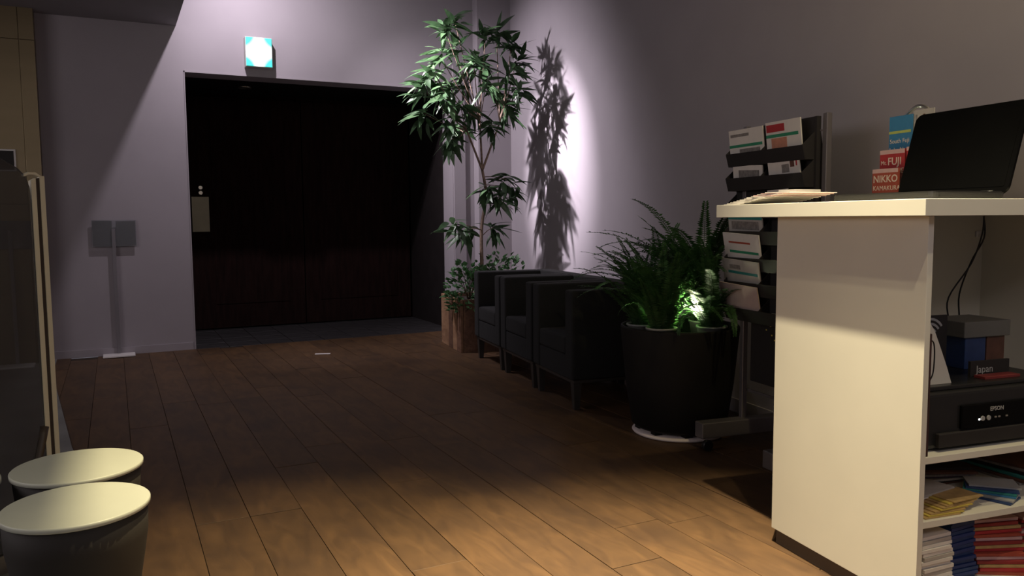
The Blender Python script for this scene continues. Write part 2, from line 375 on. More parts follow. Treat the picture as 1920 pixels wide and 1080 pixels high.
t.part('top_cap', gbm([(.058, 1.208), (.040, 1.216), (.018, 1.216), (.0, 1.206), (.0, 1.199), (.019, 1.209), (.040, 1.209), (.057, 1.202)], -.006, .006), strip)
t.part('bottom_rail', gbm([(.036, .004), (.75, .004), (.75, .06), (.036, .06)], -.012, .012), greymetal)

# dark stick leaning on the screen
bm = bmesh.new(); tube(bm, [(-.215, 2.80, .437), (-.222, 2.785, .40), (-.262, 2.72, .22), (-.305, 2.65, .008)], .012, 10, .010)
o = obj('walking_stick', bm, stick, None, (-.305, 2.65, 0)); o.location = (-.305, 2.65, 0); tag(o, 'dark wooden stick leaning against the glass screen behind the stools', 'stick')

# stools
def stool(x, y, label, H=.44, R=.140):
    H = .48
    t = Thing('round_stool', label, 'stool', (x, y, .004), rot=False, group=None)
    bm = bmesh.new(); prof = [(.05, .004), (.072, .010), (.084, .10), (.098, .20), (.113, .29), (.125, .36), (.133, .41), (R-.005, H-.013), (R-.010, H-.012)]
    lathe(bm, prof, (x, y, 0), 56); t.part('body', bm, stoolbody)
    bm = bmesh.new(); lathe(bm, [(R-.004, H-.012), (R, H-.010), (R, H-.002), (R-.002, H)], (x, y, 0), 64); t.part('seat', bm, stooltop)
stool(-.0935, 1.848, 'round stool with pale cream top and tapered dark body, nearest the camera')
stool(-.101, 2.151, 'round stool with cream top directly behind the nearest stool, in front of the screen', R=.143)
stool(-.395, 2.12, 'round cream-topped stool cut off by the left edge of the picture')

# small white strip on the floor in front of the doorway
o = obj('floor_strip', B(-.06, .06, -.018, .018, .0015, .004, bev=.001), white); o.location = (1.452, 6.326, 0); o.rotation_euler = (0, 0, -.35); tag(o, 'small white strip lying on the floor in front of the doorway', 'label')

# ---------------------------------------------------------------- armchairs
def armchair(s0, label):
    n0, W, D = 1.735, .612, .63; t = Thing('armchair', label, 'armchair', (n0+D/2, s0+W/2, 0), group='black armchairs along the right wall')
    z0, zt = .17, .668; aw = .105
    def bb(*a, bev=.016):
        return B(*a, bev=bev)
    t.part('arm', bb(n0, n0+D-.12, s0, s0+aw, z0, zt), fabric); t.part('arm', bb(n0, n0+D-.12, s0+W-aw, s0+W, z0, zt), fabric)
    t.part('backrest', bb(n0+D-.122, n0+D, s0, s0+W, z0, zt), fabric)
    t.part('seat_base', bb(n0+.006, n0+D-.12, s0+aw, s0+W-aw, z0, .30, bev=.008), fabric)
    t.part('seat_cushion', bb(n0+.002, n0+D-.12, s0+aw, s0+W-aw, .30, .405, bev=.02), fabric)
    t.part('frame', B(n0+.012, n0+D-.012, s0+.012, s0+W-.012, z0-.018, z0, bev=.003), legm)
    for a in (n0+.04, n0+D-.04):
        for c in (s0+.04, s0+W-.04):
            bm = bmesh.new(); k = .024; kb = .015
            vs = box(bm, a-k, a+k, c-k, c+k, 0, z0-.018)
            for v in vs[:4]: v.co.x = a + (v.co.x-a)*kb/k; v.co.y = c + (v.co.y-c)*kb/k
            t.part('leg', bm, legm)
armchair(3.985, 'black upholstered box armchair nearest the black tub of ferns')
armchair(4.62, 'middle black upholstered box armchair of the row of three')
armchair(5.255, 'black upholstered box armchair farthest away, beside the wooden planter')

# ---------------------------------------------------------------- wooden planter with the tree
n0, n1, s0, s1, H = 1.69, 2.27, 6.09, 6.72, .425
t = Thing('wooden_planter', 'square planter box of upright light and dark wood planks behind the armchairs', 'planter', ((n0+n1)/2, (s0+s1)/2, 0))
def pl_row(a0, a1, fixed, axis, k, mats):
    wd = (a1-a0)/k
    for i in range(k):
        p, q = a0+i*wd+.001, a0+(i+1)*wd-.001; th = .02+random.uniform(-.002, .002)
        if axis == 's': bm = B(fixed-(th if fixed < 2 else 0), fixed+(0 if fixed < 2 else th), p, q, .0, H, bev=.002)
        else: bm = B(p, q, fixed-(th if fixed < 6.4 else 0), fixed+(0 if fixed < 6.4 else th), .0, H, bev=.002)
        t.part('plank', bm, mats[i % len(mats)])
pl_row(s0, s1, n0+.02, 's', 5, [woodB, woodA, woodB, woodA, woodA]); pl_row(s0, s1, n1-.02, 's', 5, [woodB, woodA])
pl_row(n0+.022, n1-.022, s0+.02, 'n', 4, [woodB, woodB]); pl_row(n0+.022, n1-.022, s1-.02, 'n', 4, [woodA, woodB])
t.part('soil', B(n0+.024, n1-.024, s0+.024, s1-.024, .02, H-.03), soil)

def leaf_mesh(name, L, W, m, droop=.25, fold=.15, seg=6):
    """pointed leaf along +x, drooping in -z, folded along the midrib"""
    bm = bmesh.new(); rows = []
    for i in range(seg+1):
        u = i/seg; w_ = W*.5*math.sin(PI*min(1, u**.8))*(1-.15*u) + .0008; x_ = L*u; z_ = -droop*L*u*u
        rows.append([bm.verts.new((x_, -w_, z_+fold*w_)), bm.verts.new((x_, 0, z_)), bm.verts.new((x_, w_, z_+fold*w_))])
    for a, b_ in zip(rows, rows[1:]):
        for k in range(2):
            f = bm.faces.new((a[k], b_[k], b_[k+1], a[k+1])); f.smooth = True
    me = bpy.data.meshes.new(name); bm.to_mesh(me); bm.free(); me.materials.append(m); return me
LEAVES = [leaf_mesh('leaf', .20, .050, leafm, .25), leaf_mesh('leaf', .20, .052, leafp, .15), leaf_mesh('leaf', .17, .050, leafm, .45), leaf_mesh('leaf', .215, .046, leafm, .1), leaf_mesh('leaf', .185, .055, leafp, .4)]
TB = F(1.973, 6.40, .44)                        # trunk base
tree = bpy.data.objects.new('potted_tree', None); C.objects.link(tree); tree.location = TB
tree['label'] = 'tall slender indoor tree with long narrow leaves growing from the wooden planter'; tree['category'] = 'plant'
def TP(px, py, d=0): return vec((px-905)*.0052, d, .31+(480-py)*.00442)   # picture-plane sketch of the tree, turned into metres about its trunk
trunk = smooth_path([vec(0,0,-.04), TP(903,470), TP(905,420,.01), TP(912,365,.0), TP(906,318,0)], 5)
bm = bmesh.new(); tube(bm, trunk, .016, 10, .011); obj('trunk', bm, barkm, tree)
fork = TP(906, 318)
tips = [(862,50,.0),(838,72,-.1),(870,95,.1),(905,75,-.1),(938,62,.05),(955,85,-.05),(968,112,.0),(845,110,.1),(880,125,-.15),(915,118,.12),(945,135,-.12),
        (822,145,-.05),(860,160,.15),(900,165,-.15),(935,170,.05),(965,165,-.05),(805,172,.0),(835,190,-.15),(870,200,.0),(905,205,.15),(940,205,-.1),(958,185,.12),
        (815,215,.1),(845,232,-.05),(878,238,.15),(858,262,.05),(912,235,-.1),(842,150,.2),(885,150,.2)]
low = [(944,335,-.05,(908,330)),(968,352,.1,(912,345)),(928,372,-.1,(910,372)),(855,418,-.05,(904,430)),(885,428,.1,(904,430)),(930,425,.05,(905,440)),(905,352,-.12,(909,350))]
def branch(a, b_, r0, r1, sag=.03):
    mid = (a+b_)/2 + vec(0, 0, -sag); bm = bmesh.new(); tube(bm, smooth_path([a, mid, b_], 4), r0, 6, r1); obj('branch', bm, barkm, tree)
mains = [TP(878,245,-.02), TP(905,225,.03), TP(935,228,-.03)]
for mnb in mains: branch(fork, mnb, .010, .007, .0)
nl = 0
def rosette(c, k, out, up0=.3):
    global nl
    for i in range(k):
        if nl >= 298: return
        a = 2*PI*(i+random.random()*.7)/k; el = random.uniform(-1.1, .6) + up0*.4
        d = vec(math.cos(a)*math.cos(el), math.sin(a)*math.cos(el), math.sin(el)) + out*.6
        d.normalize(); base = c + vec(random.uniform(-.02,.02), random.uniform(-.02,.02), random.uniform(-.035,.035))
        left = base.x < .03  # paler leaves on the left side paint the lamp's light into the crown
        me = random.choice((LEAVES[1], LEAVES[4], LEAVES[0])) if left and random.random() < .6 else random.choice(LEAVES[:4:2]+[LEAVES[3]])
        o = bpy.data.objects.new('leaf', me); C.objects.link(o); o.parent = tree
        q = d.to_track_quat('X', 'Z'); q = q @ Matrix.Rotation(random.uniform(-.7, .7), 3, 'X').to_quaternion()
        o.rotation_mode = 'QUATERNION'; o.rotation_quaternion = q; o.location = base; s = random.uniform(.75, 1.15); o.scale = (s, s, s); nl += 1
ctr = TP(890, 165)
for (px, py, d) in tips:
    c = TP(px, py, d); m_ = min(mains, key=lambda q: (q-c).length); branch(m_, c, .005, .003, .02)
    out = (c-ctr); out = out.normalized() if out.length else out; rosette(c, 8, out)
for (px, py, d, (jx, jy)) in low:
    c = TP(px, py, d); branch(TP(jx, jy), c, .004, .0025, -.01); rosette(c, 8, (c-TP(jx, jy)).normalized()*.7 + vec(0,0,-.25), 0)

bm = bmesh.new(); rr_ = random.Random(77)
allc = [(TP(px, py, d), (TP(px, py, d)-ctr).normalized()) for (px, py, d) in tips] + [(TP(px, py, d), vec(0, 0, -.4)) for (px, py, d, _) in low]
for c, out in allc:
    for i in range(11):
        a = rr_.uniform(0, 2*PI); el = rr_.uniform(-1.1, .5); d = (vec(math.cos(a)*math.cos(el), math.sin(a)*math.cos(el), math.sin(el)) + out*.4).normalized()
        q = d.to_track_quat('X', 'Z') @ Matrix.Rotation(rr_.uniform(-.9, .9), 3, 'X').to_quaternion(); base = c*1 + vec(rr_.uniform(-.05,.05), rr_.uniform(-.05,.05), rr_.uniform(-.07,.03))
        me = LEAVES[rr_.choice((0, 2, 3))]; mm = Matrix.Translation(base) @ q.to_matrix().to_4x4() @ Matrix.Scale(rr_.uniform(.6, 1.0), 4)
        vs = [bm.verts.new(mm @ v.co) for v in me.vertices]
        for f in me.polygons: bm.faces.new([vs[k] for k in f.vertices]).smooth = True
o = obj('foliage', bm, leafm, tree); o['kind'] = 'stuff'
# leafy ground plants in the planter
LF = [leaf_mesh('leaf', .055, .045, ivym, .3, .2, 3), leaf_mesh('leaf', .045, .036, ivym, .15, .3, 3)]
def leafy(name, label, c, spread, h, n_ind, n_stuff, seed, stems):
    r = random.Random(seed); base = F(c[0], c[1], H-.03)
    e = bpy.data.objects.new(name, None); C.objects.link(e); e.location = base; e.rotation_euler = (0, 0, -A); e['label'] = label; e['category'] = 'plant'
    for i in range(stems):
        a = r.uniform(0, 2*PI); q = vec(math.cos(a)*spread[0]*.6, math.sin(a)*spread[1]*.6, h*r.uniform(.5, .9)); bm = bmesh.new(); tube(bm, smooth_path([vec(0,0,0), q*.5+vec(0,0,h*.2), q], 3), .004, 5, .002); obj('stem', bm, stemm, e)
    def pos():
        while True:
            x, y, z = r.uniform(-1,1), r.uniform(-1,1), r.uniform(-.35,1)
            if x*x+y*y+z*z*.8 < 1 and x*x+y*y+z*z*.9 > .3: break
        return vec(x*spread[0], y*spread[1], z*h + .02), vec(x, y, .6+z*.5)
    bm = bmesh.new()
    for i in range(n_ind+n_stuff):
        p, d = pos(); d = (d+vec(r.uniform(-.6,.6), r.uniform(-.6,.6), r.uniform(-.5,.3))).normalized()
        q = d.to_track_quat('X', 'Z') @ Matrix.Rotation(r.uniform(-.8,.8), 3, 'X').to_quaternion(); s = r.uniform(.7, 1.25)
        if i < n_ind:
            o = bpy.data.objects.new('leaf', r.choice(LF)); C.objects.link(o); o.parent = e; o.location = p; o.rotation_mode = 'QUATERNION'; o.rotation_quaternion = q; o.scale = (s, s, s)
        else:
            me = LF[i % 2]; mm = Matrix.Translation(p*.9) @ q.to_matrix().to_4x4() @ Matrix.Scale(s*.8, 4)
            vs = [bm.verts.new(mm @ v.co) for v in me.vertices]
            for f in me.polygons: bm.faces.new([vs[k] for k in f.vertices])
    o = obj('foliage', bm, ivym, e); o['kind'] = 'stuff'
leafy('leafy_plant', 'bushy small-leaved plant spilling over the left corner of the wooden planter', (1.79, 6.20), (.20, .20), .31, 150, 260, 5, 8)
leafy('leafy_plant', 'bright green small-leaved bush behind the far armchair, right of the tree trunk', (2.10, 6.36), (.27, .22), .36, 150, 300, 9, 8)

# ---------------------------------------------------------------- black tub with ferns
pc = (2.07, 3.43)
TH = .535
t = Thing('round_tub', 'large black tapered round tub full of ferns beside the brochure rack', 'planter', (*pc, .0))
bm = bmesh.new(); lathe(bm, [(.01, .035), (.215, .035), (.232, .05), (.262, .25), (.289, TH-.01), (.286, TH), (.276, TH), (.268, TH-.03), (.262, .40), (.01, .40)], (*pc, 0), 64, cap=False); t.part('tub', bm, potm)
bm = bmesh.new(); lathe(bm, [(.01, 0.002), (.224, 0.002), (.230, .010), (.224, .018), (.01, .020)], (*pc, 0), 64, cap=False); t.part('saucer', bm, mat('pale_saucer', (.8, .70, .66), .5, var=.03), label='pale round saucer')
for k in range(8):
    a = k*PI/4+.45; c = (pc[0]+.19*math.cos(a), pc[1]+.19*math.sin(a)); t.part('foot', B(c[0]-.02, c[0]+.02, c[1]-.02, c[1]+.02, .020, .036), potm)
bm = bmesh.new(); lathe(bm, [(.01, .401), (.262, .401), (.262, .42), (.01, .43)], (*pc, 0), 40, cap=False); t.part('soil', bm, soil)
def frond_mesh(L, curve, W, seed):
    r = random.Random(seed); bm = bmesh.new(); N_ = 30; pts = []; ang = PI/2; p = vec(0, 0, 0)
    for i in range(N_+1):
        pts.append(p.copy()); p = p + vec(math.cos(ang), 0, math.sin(ang))*(L/N_); ang -= curve/N_*(.5+1.2*i/N_)
    tube(bm, pts, .0022, 4, .0008)
    for i in range(3, N_+1):
        for sub in (0, .5):
            if i == N_ and sub: continue
            q = pts[i].lerp(pts[min(i+1, N_)], sub); d = (pts[min(i+1, N_)]-pts[i-1]).normalized(); u = (i+sub)/N_
            w_ = W*(.35+.65*math.sin(PI*min(1, .15+u*.85)))*(1-.55*u)*r.uniform(.85, 1.1)
            nrm = vec(0, 1, 0).cross(d)
            for sd in (-1, 1):
                tip = q + vec(0, sd*w_, 0) + d*.006 + nrm*w_*r.uniform(-.25, .1)
                mid = q.lerp(tip, .5); hw = .0048
                a = bm.verts.new(q); b_ = bm.verts.new(mid - d*hw); c = bm.verts.new(tip); e = bm.verts.new(mid + d*hw)
                bm.faces.new((a, b_, c, e))
    me = bpy.data.meshes.new('frond'); bm.to_mesh(me); bm.free(); me.materials.append(fernm); return me
FR = [frond_mesh(.46, .7, .062, 1), frond_mesh(.44, 1.3, .066, 2), frond_mesh(.52, 1.8, .060, 3), frond_mesh(.38, 2.2, .060, 4), frond_mesh(.58, 1.2, .052, 5), frond_mesh(.42, 2.8, .054, 6)]
def fern(c, label, k, hs, seed, lean=0):
    r = random.Random(seed)
    t = Thing('potted_fern', label, 'plant', (*c, .431), group=None)
    bm = bmesh.new(); lathe(bm, [(.001, .431), (.055, .431), (.070, TH+.002), (.075, TH+.002), (.075, TH+.011), (.068, TH+.011), (.062, .50), (.001, .50)], (*c, 0), 28, cap=False); t.part('grow_pot', bm, rimm)
    for i in range(k):
        a = 2*PI*(i+r.random()*.6)/k
        if c[0] > 2.1 and math.cos(a) > .15: a = PI - a + r.uniform(-.3, .3)
        o = bpy.data.objects.new('frond', FR[r.choice((0,0,1,1,2,3,4,5) if i % 2 else (0,1,4,2))]); C.objects.link(o); o.parent = t.e
        tilt = r.uniform(-.05, .38); rr = .035*r.random()
        o.matrix_local = Matrix.Translation((math.cos(a)*rr, math.sin(a)*rr, .065)) @ Matrix.Rotation(a, 4, 'Z') @ Matrix.Rotation(tilt, 4, 'Y') @ Matrix.Rotation(r.uniform(-.5,.5), 4, 'Z') @ Matrix.Scale(hs*r.uniform(.75, 1.12), 4)
fern((1.885, 3.475), 'fern at the left side of the black tub, fronds drooping toward the armchair', 34, 1.0, 21)
fern((1.90, 3.31), 'fern at the front of the black tub, left of the glowing lamp', 34, 1.0, 22)
fern((2.15, 3.27), 'fern at the front right of the black tub, beside the brochure rack', 32, 1.0, 23)
fern((2.06, 3.60), 'tall fern at the back of the black tub', 34, 1.15, 24)
fern((2.235, 3.475), 'tallest fern at the right back of the tub, long fronds arching against the wall', 32, 1.45, 25)
t = Thing('plant_light', 'small bright lamp glowing among the ferns in the black tub', 'lamp', (2.02, 3.42, .431))
bm = bmesh.new(); lathe(bm, [(.001, .431), (.03, .431), (.034, .50), (.028, .50), (.026, .49), (.001, .49)], (2.02, 3.42, 0), 20, cap=False); t.part('lamp_body', bm, black)
bm = bmesh.new(); lathe(bm, [(.024, .491), (.024, .496), (.012, .506)], (2.02, 3.42, 0), 20); t.part('bulb', bm, lampglow)
pl_ = bpy.data.lights.new('plant_light_glow', 'SPOT'); pl_.spot_size = math.radians(140); pl_.spot_blend = .6; pl_.energy = 50; pl_.color = (.95, 1, .62); pl_.shadow_soft_size = .02
o = bpy.data.objects.new('plant_light_glow', pl_); C.objects.link(o); o.location = F(2.01, 3.41, .515); o.rotation_euler = (PI, 0, 0)

# ---------------------------------------------------------------- brochure rack on wheels
RB = (2.25, 2.90, 0)
t = Thing('brochure_rack', 'black wheeled brochure rack with grey posts behind the white counter', 'rack', RB)
for s_, nn_ in ((2.635, 2.255), (3.135, 2.235)):
    bm = bmesh.new(); box(bm, nn_-.013, nn_+.013, s_-.013, s_+.013, .07, 1.472, bev=.004); t.part('post', bm, greymetal)
    t.part('foot', B(1.99, 2.46, s_-.045, s_+.02, .052, .125, bev=.006), greymetal)
    for q in (2.01, 2.44):
        bm = bmesh.new(); lathe(bm, [(.024, -.012), (.026, -.008), (.026, .008), (.024, .012)], (0,0,0), 20)
        bmesh.ops.rotate(bm, verts=bm.verts, matrix=Matrix.Rotation(PI/2, 3, 'X')); bmesh.ops.translate(bm, verts=bm.verts, vec=(q, s_-.055, .026)); t.part('wheel', bm, black)
SA, SB = 2.672, 3.20
bm = bmesh.new(); prism(bm, [(2.228, 1.462), (2.244, 1.462), (2.40, .66), (2.225, .64)], 'y', SA+.001, SB-.001); t.part('body', bm, blackm)
rows_z = [1.225, 1.065, .965, .86, .758, .655]      # lower edge of each pocket
for i, z in enumerate([1.29, 1.18, 1.055, .94, .82, .71, .59]):
    nf = 2.165
    bm = bmesh.new()
    prism(bm, [(nf, z+.058), (nf+.004, z+.058), (nf+.02, z+.004), (2.226, z+.004), (2.226, z), (nf+.016, z)], 'y', SA+.001, SB-.001)
    t.part('pocket', bm, blackm)
    for sw in (SA, (SA+SB)/2, SB-.004):
        bm = bmesh.new(); prism(bm, [(nf, z+.058), (nf+.02, z), (2.235, z), (2.235, z+.12)], 'y', sw, sw+.003); t.part('divider', bm, blackm)
t.part('side_panel', B(2.225, 2.245, SA-.012, SA, .64, 1.462), blackm)
t.part('crossbar', B(2.25, 2.258, 2.64, 3.13, .25, .262), greymetal)
bm = bmesh.new(); tube(bm, [(2.25, 2.635, 1.405), (2.24, 2.672, 1.405)], .004, 6); t.part('pin', bm, greymetal)
lb = t.part('lower_board', B(2.262, 2.268, 2.655, 3.12, .30, .62, bev=.003), blackm)
for (yy, zz) in ((2.97, .57), (2.95, .60), (3.0, .55), (2.93, .56), (2.98, .61), (2.91, .585), (2.96, .53), (2.94, .51)):
    obj('speck', B(2.2600, 2.2618, yy, yy+.008, zz, zz+.006), yellow, lb, RB) 
# leaflets in the rack: sheet leaning in its pocket, prints as thin layers
def leaflet(s_a, s_b, z, h, label, prints, lean=.028, base=paper, tilt=0, name='leaflet'):
    """faces -n; local coords: u across (0 at far/left .. 1), v up"""
    w_ = s_b - s_a; nb, nt_ = 2.196, 2.178
    bm = bmesh.new(); mats = [base]
    box(bm, -w_/2, w_/2, -.003, .003, 0, h)
    for (u0, v0, u1, v1, m) in prints:
        if m not in mats: mats.append(m)
        box(bm, -w_/2+u0*w_, -w_/2+u1*w_, -.0036, -.003, v0*h, v1*h, mi=mats.index(m))
    o = obj(name, bm, mats); tag(o, label, 'leaflet')
    # local x -> -s (left in view is far end), local y -> +n, local z up
    R_ = Matrix(((0, 1, 0), (-1, 0, 0), (0, 0, 1))).to_4x4()      # columns map local to (n, s, z)
    M_ = Matrix.Translation(F(nb, (s_a+s_b)/2, z)) @ Matrix.Rotation(-A, 4, 'Z') @ R_ @ Matrix.Rotation(tilt, 4, 'Y') @ Matrix.Rotation(lean*4, 4, 'X')
    o.matrix_world = M_; return o
mid = (SA+SB)/2
leaflet(mid+.01, SB-.006, 1.297, .158, 'travel leaflet with green band in the top left pocket of the rack', [(0, .50, .97, .58, green), (.05, .8, .6, .88, ink), (.3, .32, .9, .45, ink)])
leaflet(SA+.03, mid-.012, 1.297, .165, 'travel leaflet with red block and green band in the top right pocket of the rack', [(.02, .74, .55, .93, red), (0, .60, .93, .68, green), (.15, .27, .6, .58, orange)])
leaflet(mid+.02, SB-.03, 1.187, .105, 'pale folded leaflet slumped in the left pocket of the second row', [(.2, .45, .9, .8, ink)], tilt=.05)
leaflet(SA+.035, mid-.03, 1.187, .128, 'white leaflet with small brown picture in the right pocket of the second row', [(.45, .45, .68, .72, ink), (.72, .6, .85, .85, brown), (.90, .62, .94, .85, red)], tilt=-.05)
leaflet(SA+.10, mid-.03, 1.06, .117, 'white leaflet just showing above the counter edge in the right of the third row', [(.6, .8, .9, .9, brown)], tilt=-.03)
leaflet(mid+.01, SB-.004, .945, .150, 'leaflet with teal band just below the counter top in the rack', [(0, .70, 1, .80, teal), (.1, .4, .9, .65, ink)], base=paper_d, tilt=.02)
leaflet(mid+.01, SB+.015, .825, .165, 'cream leaflet with red script and green band, second visible below the counter', [(.15, .72, .75, .77, redo), (.15, .45, .95, .52, green)], tilt=.04, lean=.05)
leaflet(mid+.01, SB+.02, .715, .155, 'leaflet with dark green band, third visible below the counter', [(.15, .58, .95, .66, teal), (.2, .72, .5, .85, ink)], tilt=.04, lean=.05, base=paper_d)
leaflet(mid+.01, SB+.03, .595, .165, 'plain pinkish leaflet in the lowest pocket of the rack', [], tilt=.03, lean=.055, base=mat('paper_pink', (.50, .38, .34), .7, var=.05, scale=30))

# ---------------------------------------------------------------- counter
CN0, CN1, CS0, CS1 = 1.634, 2.50, 1.540, 2.125
CZ = 1.060
t = Thing('reception_counter', 'tall cream laminate reception counter with open shelves and overhanging top', 'counter', (2.07, 1.83, 0))
t.part('countertop', B(1.580, 2.52, 1.500, 2.385, CZ, CZ+.042, bev=.0015), creamm)
t.part('end_panel', B(CN0, CN0+.018, CS0, CS1, .048, CZ, bev=.0012), creamm)
t.part('end_panel', B(CN1-.018, CN1, CS0, CS1, .048, CZ, bev=.0012), creamm)
t.part('back_panel', B(CN0+.018, CN1-.018, CS1-.018, CS1, .048, CZ), creamm)
t.part('shelf', B(CN0+.018, CN1-.018, CS0+.003, CS1-.018, .425, .443, bev=.001), creamm)
t.part('shelf', B(CN0+.018, CN1-.018, CS0+.003, CS1-.018, .255, .273, bev=.001), creamm)
t.part('bottom_board', B(CN0+.018, CN1-.018, CS0+.003, CS1-.018, .048, .066, bev=.001), creamm)
t.part('plinth', B(CN0+.010, CN1-.02, CS0+.02, CS1-.012, 0, .048), mat('plinth_brown', (.085, .062, .045), .6, var=.1))
CT = CZ+.042

# fan of leaflets on the counter
for i in range(13):
    f = i/12; h = .0026
    bm = bmesh.new(); box(bm, -.10, .10, -.052, .052, 0, h)
    for v in bm.verts: v.co.z += max(0, v.co.y)*.05*f
    m = pink if i in (9, 11) else paper
    o = obj('leaflet', bm, m); o.location = F(1.705, 2.325-.22*f, CT+.0008+i*.0026); o.rotation_euler = (random.uniform(-.01,.01), 0, -A+PI/2*0+random.uniform(-.10, .12)+.5*0)
    tag(o, (['lowest', 'second lowest', 'third lowest', 'fourth lowest', 'fifth lowest', 'sixth lowest', 'middle', 'sixth highest', 'fifth highest', 'fourth highest', 'third highest', 'second highest', 'uppermost'][i]) + ' folded leaflet in the fan of papers beside the laptop', 'leaflet', 'fanned leaflets on the counter')
o = obj('paper_stack', B(-.055, .055, -.04, .04, 0, .010, bev=.002), paper); o.location = F(1.80, 2.23, CT+.035+.018); tag(o, 'small folded sheet lying on top of the leaflet fan', 'paper'); o.rotation_euler = (0, 0, -A+.1); o.location.z = CT+.0008+13*.0026+.004

# laptop: hinge along the counter, screen facing the room
t = Thing('laptop', 'open black glossy laptop standing on the counter, screen dark', 'laptop', (1.83, 1.79, CT))
def rrect(w_, h_, r, k=5):
    out = []
    for cx, cy, a0 in ((w_-r, h_-r, 0), (r, h_-r, PI/2), (r, r, PI), (w_-r, r, 3*PI/2)):
        for i in range(k+1): out.append((cx+r*math.cos(a0+PI/2*i/k), cy+r*math.sin(a0+PI/2*i/k)))
    return out
LS0, LS1, LN = 1.588, 1.963, 1.950
bm = bmesh.new(); prism(bm, [(a+LN-.25, b_+LS0) for a, b_ in rrect(.25, LS1-LS0, .02)], 'z', CT+.004, CT+.022); bmesh.ops.bevel(bm, geom=[e for e in bm.edges if abs(e.verts[0].co.z-e.verts[1].co.z) < 1e-5], offset=.003, segments=2, affect='EDGES')
bs = t.part('base', bm, black)
t.part('keyboard', B(LN-.20, LN-.09, LS0+.03, LS1-.03, CT+.022, CT+.0235), blackm)
t.part('touchpad', B(LN-.242, LN-.205, LS0+.12, LS1-.15, CT+.022, CT+.0228), black)
for a, c in ((LN-.23, LS0+.03), (LN-.23, LS1-.03), (LN-.03, LS0+.03), (LN-.03, LS1-.03)): t.part('foot', B(a-.008, a+.008, c-.008, c+.008, CT, CT+.004), black)
lid = bmesh.new(); prism(lid, [(b_+LS0, a) for a, b_ in rrect(.262, LS1-LS0, .024)], 'x', 0, .007)
bz = bmesh.new(); prism(bz, [(b_+LS0+.014, a+.02) for a, b_ in rrect(.226, LS1-LS0-.028, .006)], 'x', -.0008, 0)
for q, nm, m in ((lid, 'lid', gloss), (bz, 'screen', gloss)):
    bmesh.ops.recalc_face_normals(q, faces=q.faces)
    bmesh.ops.rotate(q, verts=q.verts, matrix=Matrix.Rotation(.27, 3, 'Y')); bmesh.ops.translate(q, verts=q.verts, vec=(LN, 0, CT+.016))
    if nm == 'lid': L_ = t.part(nm, q, m)
    else: t.part(nm, q, m, parent=L_) if False else t.part(nm, q, m)
for c in (LS0+.06, LS1-.06):
    bm = bmesh.new(); tube(bm, [(LN, c-.02, CT+.020), (LN, c+.02, CT+.020)], .006, 8); t.part('hinge', bm, black)

# brochure holder and booklets behind the laptop
HB = (2.14, 2.12, CT)
t = Thing('brochure_holder', 'two-tier clear acrylic brochure holder with a chrome hoop behind the laptop', 'holder', HB)
t.part('base', B(2.085, 2.22, 2.00, 2.235, CT, CT+.004, bev=.001), acry)
t.part('front_wall', B(2.085, 2.088, 2.00, 2.235, CT+.004, CT+.028), acry)
t.part('front_wall', B(2.120, 2.123, 2.00, 2.235, CT+.004, CT+.110), acry)
t.part('back_wall', B(2.176, 2.179, 2.00, 2.235, CT+.004, CT+.19), acry)
bm = bmesh.new(); tube(bm, smooth_path([(2.185, 2.195, CT+.004), (2.185, 2.195, CT+.24), (2.185, 2.180, CT+.29), (2.185, 2.12, CT+.325), (2.185, 2.07, CT+.30), (2.185, 2.055, CT+.24), (2.185, 2.055, CT+.004)], 6), .006, 10); t.part('hoop', bm, chrome)
def booklet(name, n_, s_, z, w_, h, label, base, prints, texts=(), th=.008, lean=.06, yaw_=0):
    bm = bmesh.new(); mats = [base]; box(bm, -w_/2, w_/2, 0, th, 0, h)
    for (u0, v0, u1, v1, m) in prints:
        if m not in mats: mats.append(m)
        box(bm, -w_/2+u0*w_, -w_/2+u1*w_, -.0006, 0, v0*h, v1*h, mi=mats.index(m))
    o = obj(name, bm, mats); tag(o, label, 'booklet')
    R_ = Matrix(((0, 1, 0), (-1, 0, 0), (0, 0, 1))).to_4x4()
    o.matrix_world = Matrix.Translation(F(n_, s_, z)) @ Matrix.Rotation(-A+yaw_, 4, 'Z') @ R_ @ Matrix.Rotation(-lean, 4, 'X')
    for (txt, u, v, sz, m, bold) in texts:
        put_text('lettering', txt, sz, m, o, frame4((-w_/2+u*w_, -.0009, v*h), (1, 0, 0), (0, 0, 1)), bold)
    return o
cr = mat('print_cream', (.72, .60, .50), .6, var=.02)
booklet('travel_booklet', 2.092, 2.160, CT+.005, .112, .113, 'brick red booklet titled NIKKO KAMAKURA KYOTO, lowest in the holder by the laptop', redo, [(0, .88, 1, 1, pink)],
        (('NIKKO', .04, .60, .034, cr, .0004), ('KAMAKURA', .04, .36, .022, cr, 0), ('KYOTO', .05, .08, .030, cr, .0003)), lean=0.0)
booklet('travel_booklet', 2.126, 2.166, CT+.005, .108, .178, 'dark red booklet titled Mt. FUJI HAKONE, behind the brick red booklet', red, [(0, .92, 1, 1, pink)],
        (('Mt.', .05, .72, .020, cr, 0), ('FUJI', .33, .71, .036, cr, .0003), ('HAKONE', .06, .55, .024, cr, 0)), lean=0.0)
booklet('travel_booklet', 2.126, 2.052, CT+.005, .105, .182, 'second dark red booklet titled FUJI, half hidden by the laptop screen', red, [(0, .93, 1, 1, pink)],
        (('FUJI', .08, .71, .036, cr, .0003),), lean=0.0)
